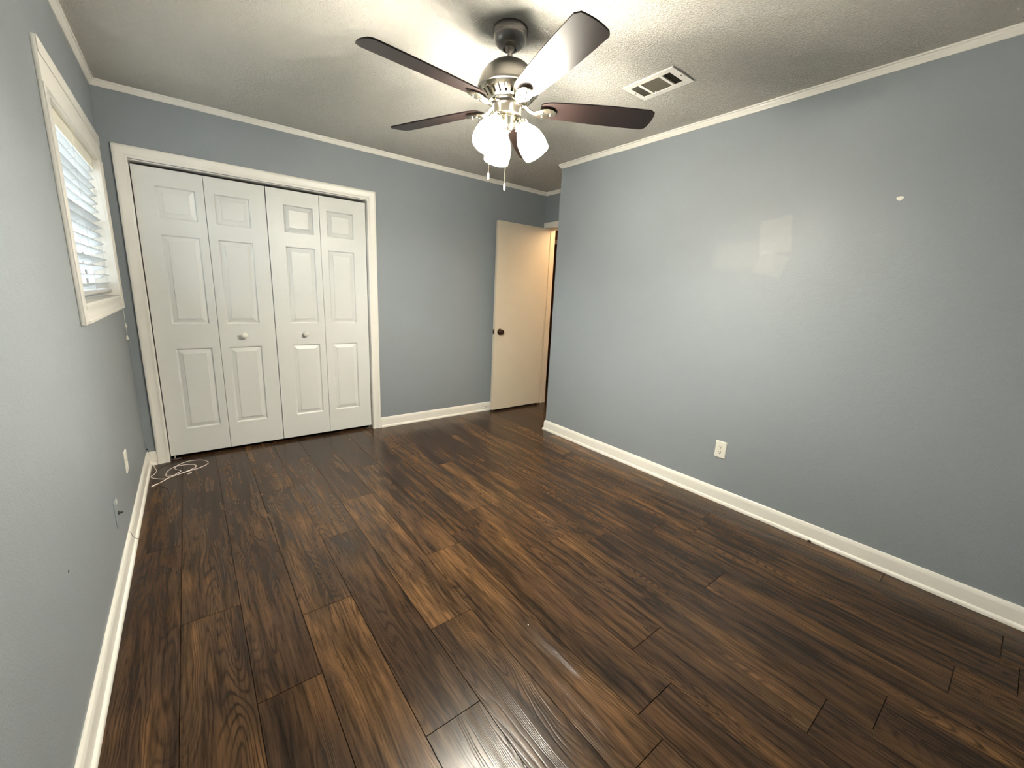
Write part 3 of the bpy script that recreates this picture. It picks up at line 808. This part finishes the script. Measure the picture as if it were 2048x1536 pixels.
def floor_cable(pts, r, name, mat, label, cat, smooth=8, seg=8):
    bm = bmesh.new(); tube(bm, pts, r, seg, smooth)
    return tag(obj(name, bm, mat, None, 60), label, cat)
R = .0022
PTS_WHITE = [(.027, -.19, .02), (.035, -.215, R), (.030, -.245, R), (.075, -.285, R), (.105, -.312, R), (.142, -.318, R)]
loop = [(.060, -.404, .003), (.085, -.375, R), (.128, -.322, R), (.205, -.275, R), (.300, -.225, R), (.340, -.165, R), (.310, -.090, R), (.225, -.062, R), (.165, -.110, R), (.120, -.175, R),
        (.105, -.245, R), (.112, -.300, R+.004), (.155, -.305, R+.005), (.215, -.272, R+.004), (.262, -.215, R), (.265, -.165, R), (.220, -.130, R), (.165, -.135, R+.004), (.150, -.165, R), (.168, -.205, R), (.185, -.245, R+.004), (.160, -.290, R+.006), (.135, -.322, R+.004), (.100, -.330, R), (.052, -.292, R), (.030, -.262, R)]
cab = floor_cable(loop, R, 'charging_cable', M['cable'], 'white charging cable coiled loosely on the floor at the closet corner', 'cable', 7)
bm = bmesh.new(); bx(bm, -.017, .010, -.0045, .0045, -.0025, .0035, .0012); bx(bm, -.026, -.017, -.0035, .0035, -.0015, .002, .0005)
pl = obj('plug', bm, M['plastic'], cab); pl.location = (.056, -.409, .004); pl.rotation_euler = (0, 0, math.radians(50))
bm = bmesh.new(); bx(bm, -.012, .012, -.004, .004, -.003, .003, .001); pl = obj('plug', bm, M['plastic'], cab); pl.location = (.232, -.312, .004); pl.rotation_euler = (0, 0, math.radians(30))
floor_cable([(.008, -.020, .110), (.020, -.028, .085), (.026, -.040, .030), (.040, -.085, .004), (.052, -.150, .002), (.040, -.215, .002), (.0265, -.240, .003)], .0019, 'phone_wire', M['cable'], 'white wire running down the baseboard corner to the floor', 'wire', 8)
floor_cable([(.006, -.012, .128), (.012, -.016, .118), (.016, -.020, .100), (.018, -.026, .080)], [.004]*8+[.0012]*40, 'wire_end', M['black'], 'black wire end poking from the hole in the corner above the baseboard', 'wire', 8)
floor_cable([(.068, -.420, .002), (.110, -.485, .0015), (.132, -.580, .0015), (.125, -.690, .0015)], .0012, 'thin_black_wire', M['black'], 'thin black wire curving over the floor from the white plug', 'wire', 8)
floor_cable([(.030, -.18, .0015), (.09, -.07, .0015), (.17, -.022, .0015), (.26, -.020, .0015), (.30, -.01, .0015)], .0012, 'thin_dark_wire', M['black'], 'thin dark wire along the floor just in front of the closet door', 'wire', 8)
floor_cable([(.003, -1.200, .101), (.009, -1.195, .0995), (.014, -1.175, .060), (.024, -1.130, .022), (.034, -1.10, .0015), (.060, -1.05, .0012)], .0010, 'loose_wire', M['dust'], 'thin dark wire crossing the left baseboard below the coax jack', 'wire', 8)
# small marks and debris
bm = bmesh.new(); bmesh.ops.create_icosphere(bm, subdivisions=2, radius=.013)
for v in bm.verts:
    v.co.x *= .09; v.co.y *= 1.0+.5*v.co.z/.013; v.co.z *= .8
tag(obj('plaster_chip', bm, M['plaster'], None, 60, (W-.0002, -3.17, 1.828)), 'small white plaster filled spot high on the right wall', 'plaster spot')
for (x, y, lab) in ((1.217, -1.960, 'tiny white crumb on the middle of the floor below the fan'), (1.300, -2.665, 'tiny white crumb on the floor nearer the viewer')):
    bm = bmesh.new(); bmesh.ops.create_icosphere(bm, subdivisions=1, radius=.0026)
    for v in bm.verts: v.co *= random.uniform(.7, 1.2)
    tag(obj('crumb', bm, M['plaster'], None, None, (x, y, .002)), lab, 'crumb', 'crumbs on the floor')
bm = bmesh.new(); bmesh.ops.create_icosphere(bm, subdivisions=2, radius=.010)
for v in bm.verts: v.co.x *= .5; v.co.z *= .6; v.co *= random.uniform(.85, 1.1)
tag(obj('dark_debris', bm, M['dust'], None, None, (W-.028, -3.125, .006)), 'small dark scrap lying against the right baseboard', 'debris')
bm = bmesh.new(); lathe(bm, [(.004, 0), (.003, .001), (0, .0012)], 10, Matrix.Translation((0, -2.167, .491)) @ Matrix.Rotation(PI/2, 4, 'Y'))
tag(obj('nail_hole', bm, M['dust']), 'tiny dark nail hole low on the left wall', 'nail hole')

# hall ceiling fixture giving the warm light
hl = tag(empty('ceiling_light', (4.15, -.75, H)), 'warm round ceiling lamp in the hall beyond the doorway', 'ceiling light')
bm = bmesh.new(); lathe(bm, [(.10, 0), (.10, -.02), (.09, -.025), (0, -.025)], 32); obj('base', bm, M['nickel'], hl, 40)
bm = bmesh.new(); lathe(bm, [(.085, -.025), (.082, -.04), (.06, -.055), (.03, -.062), (0, -.064)], 32); obj('glass_dome', bm, M['hallglass'], hl, 60)
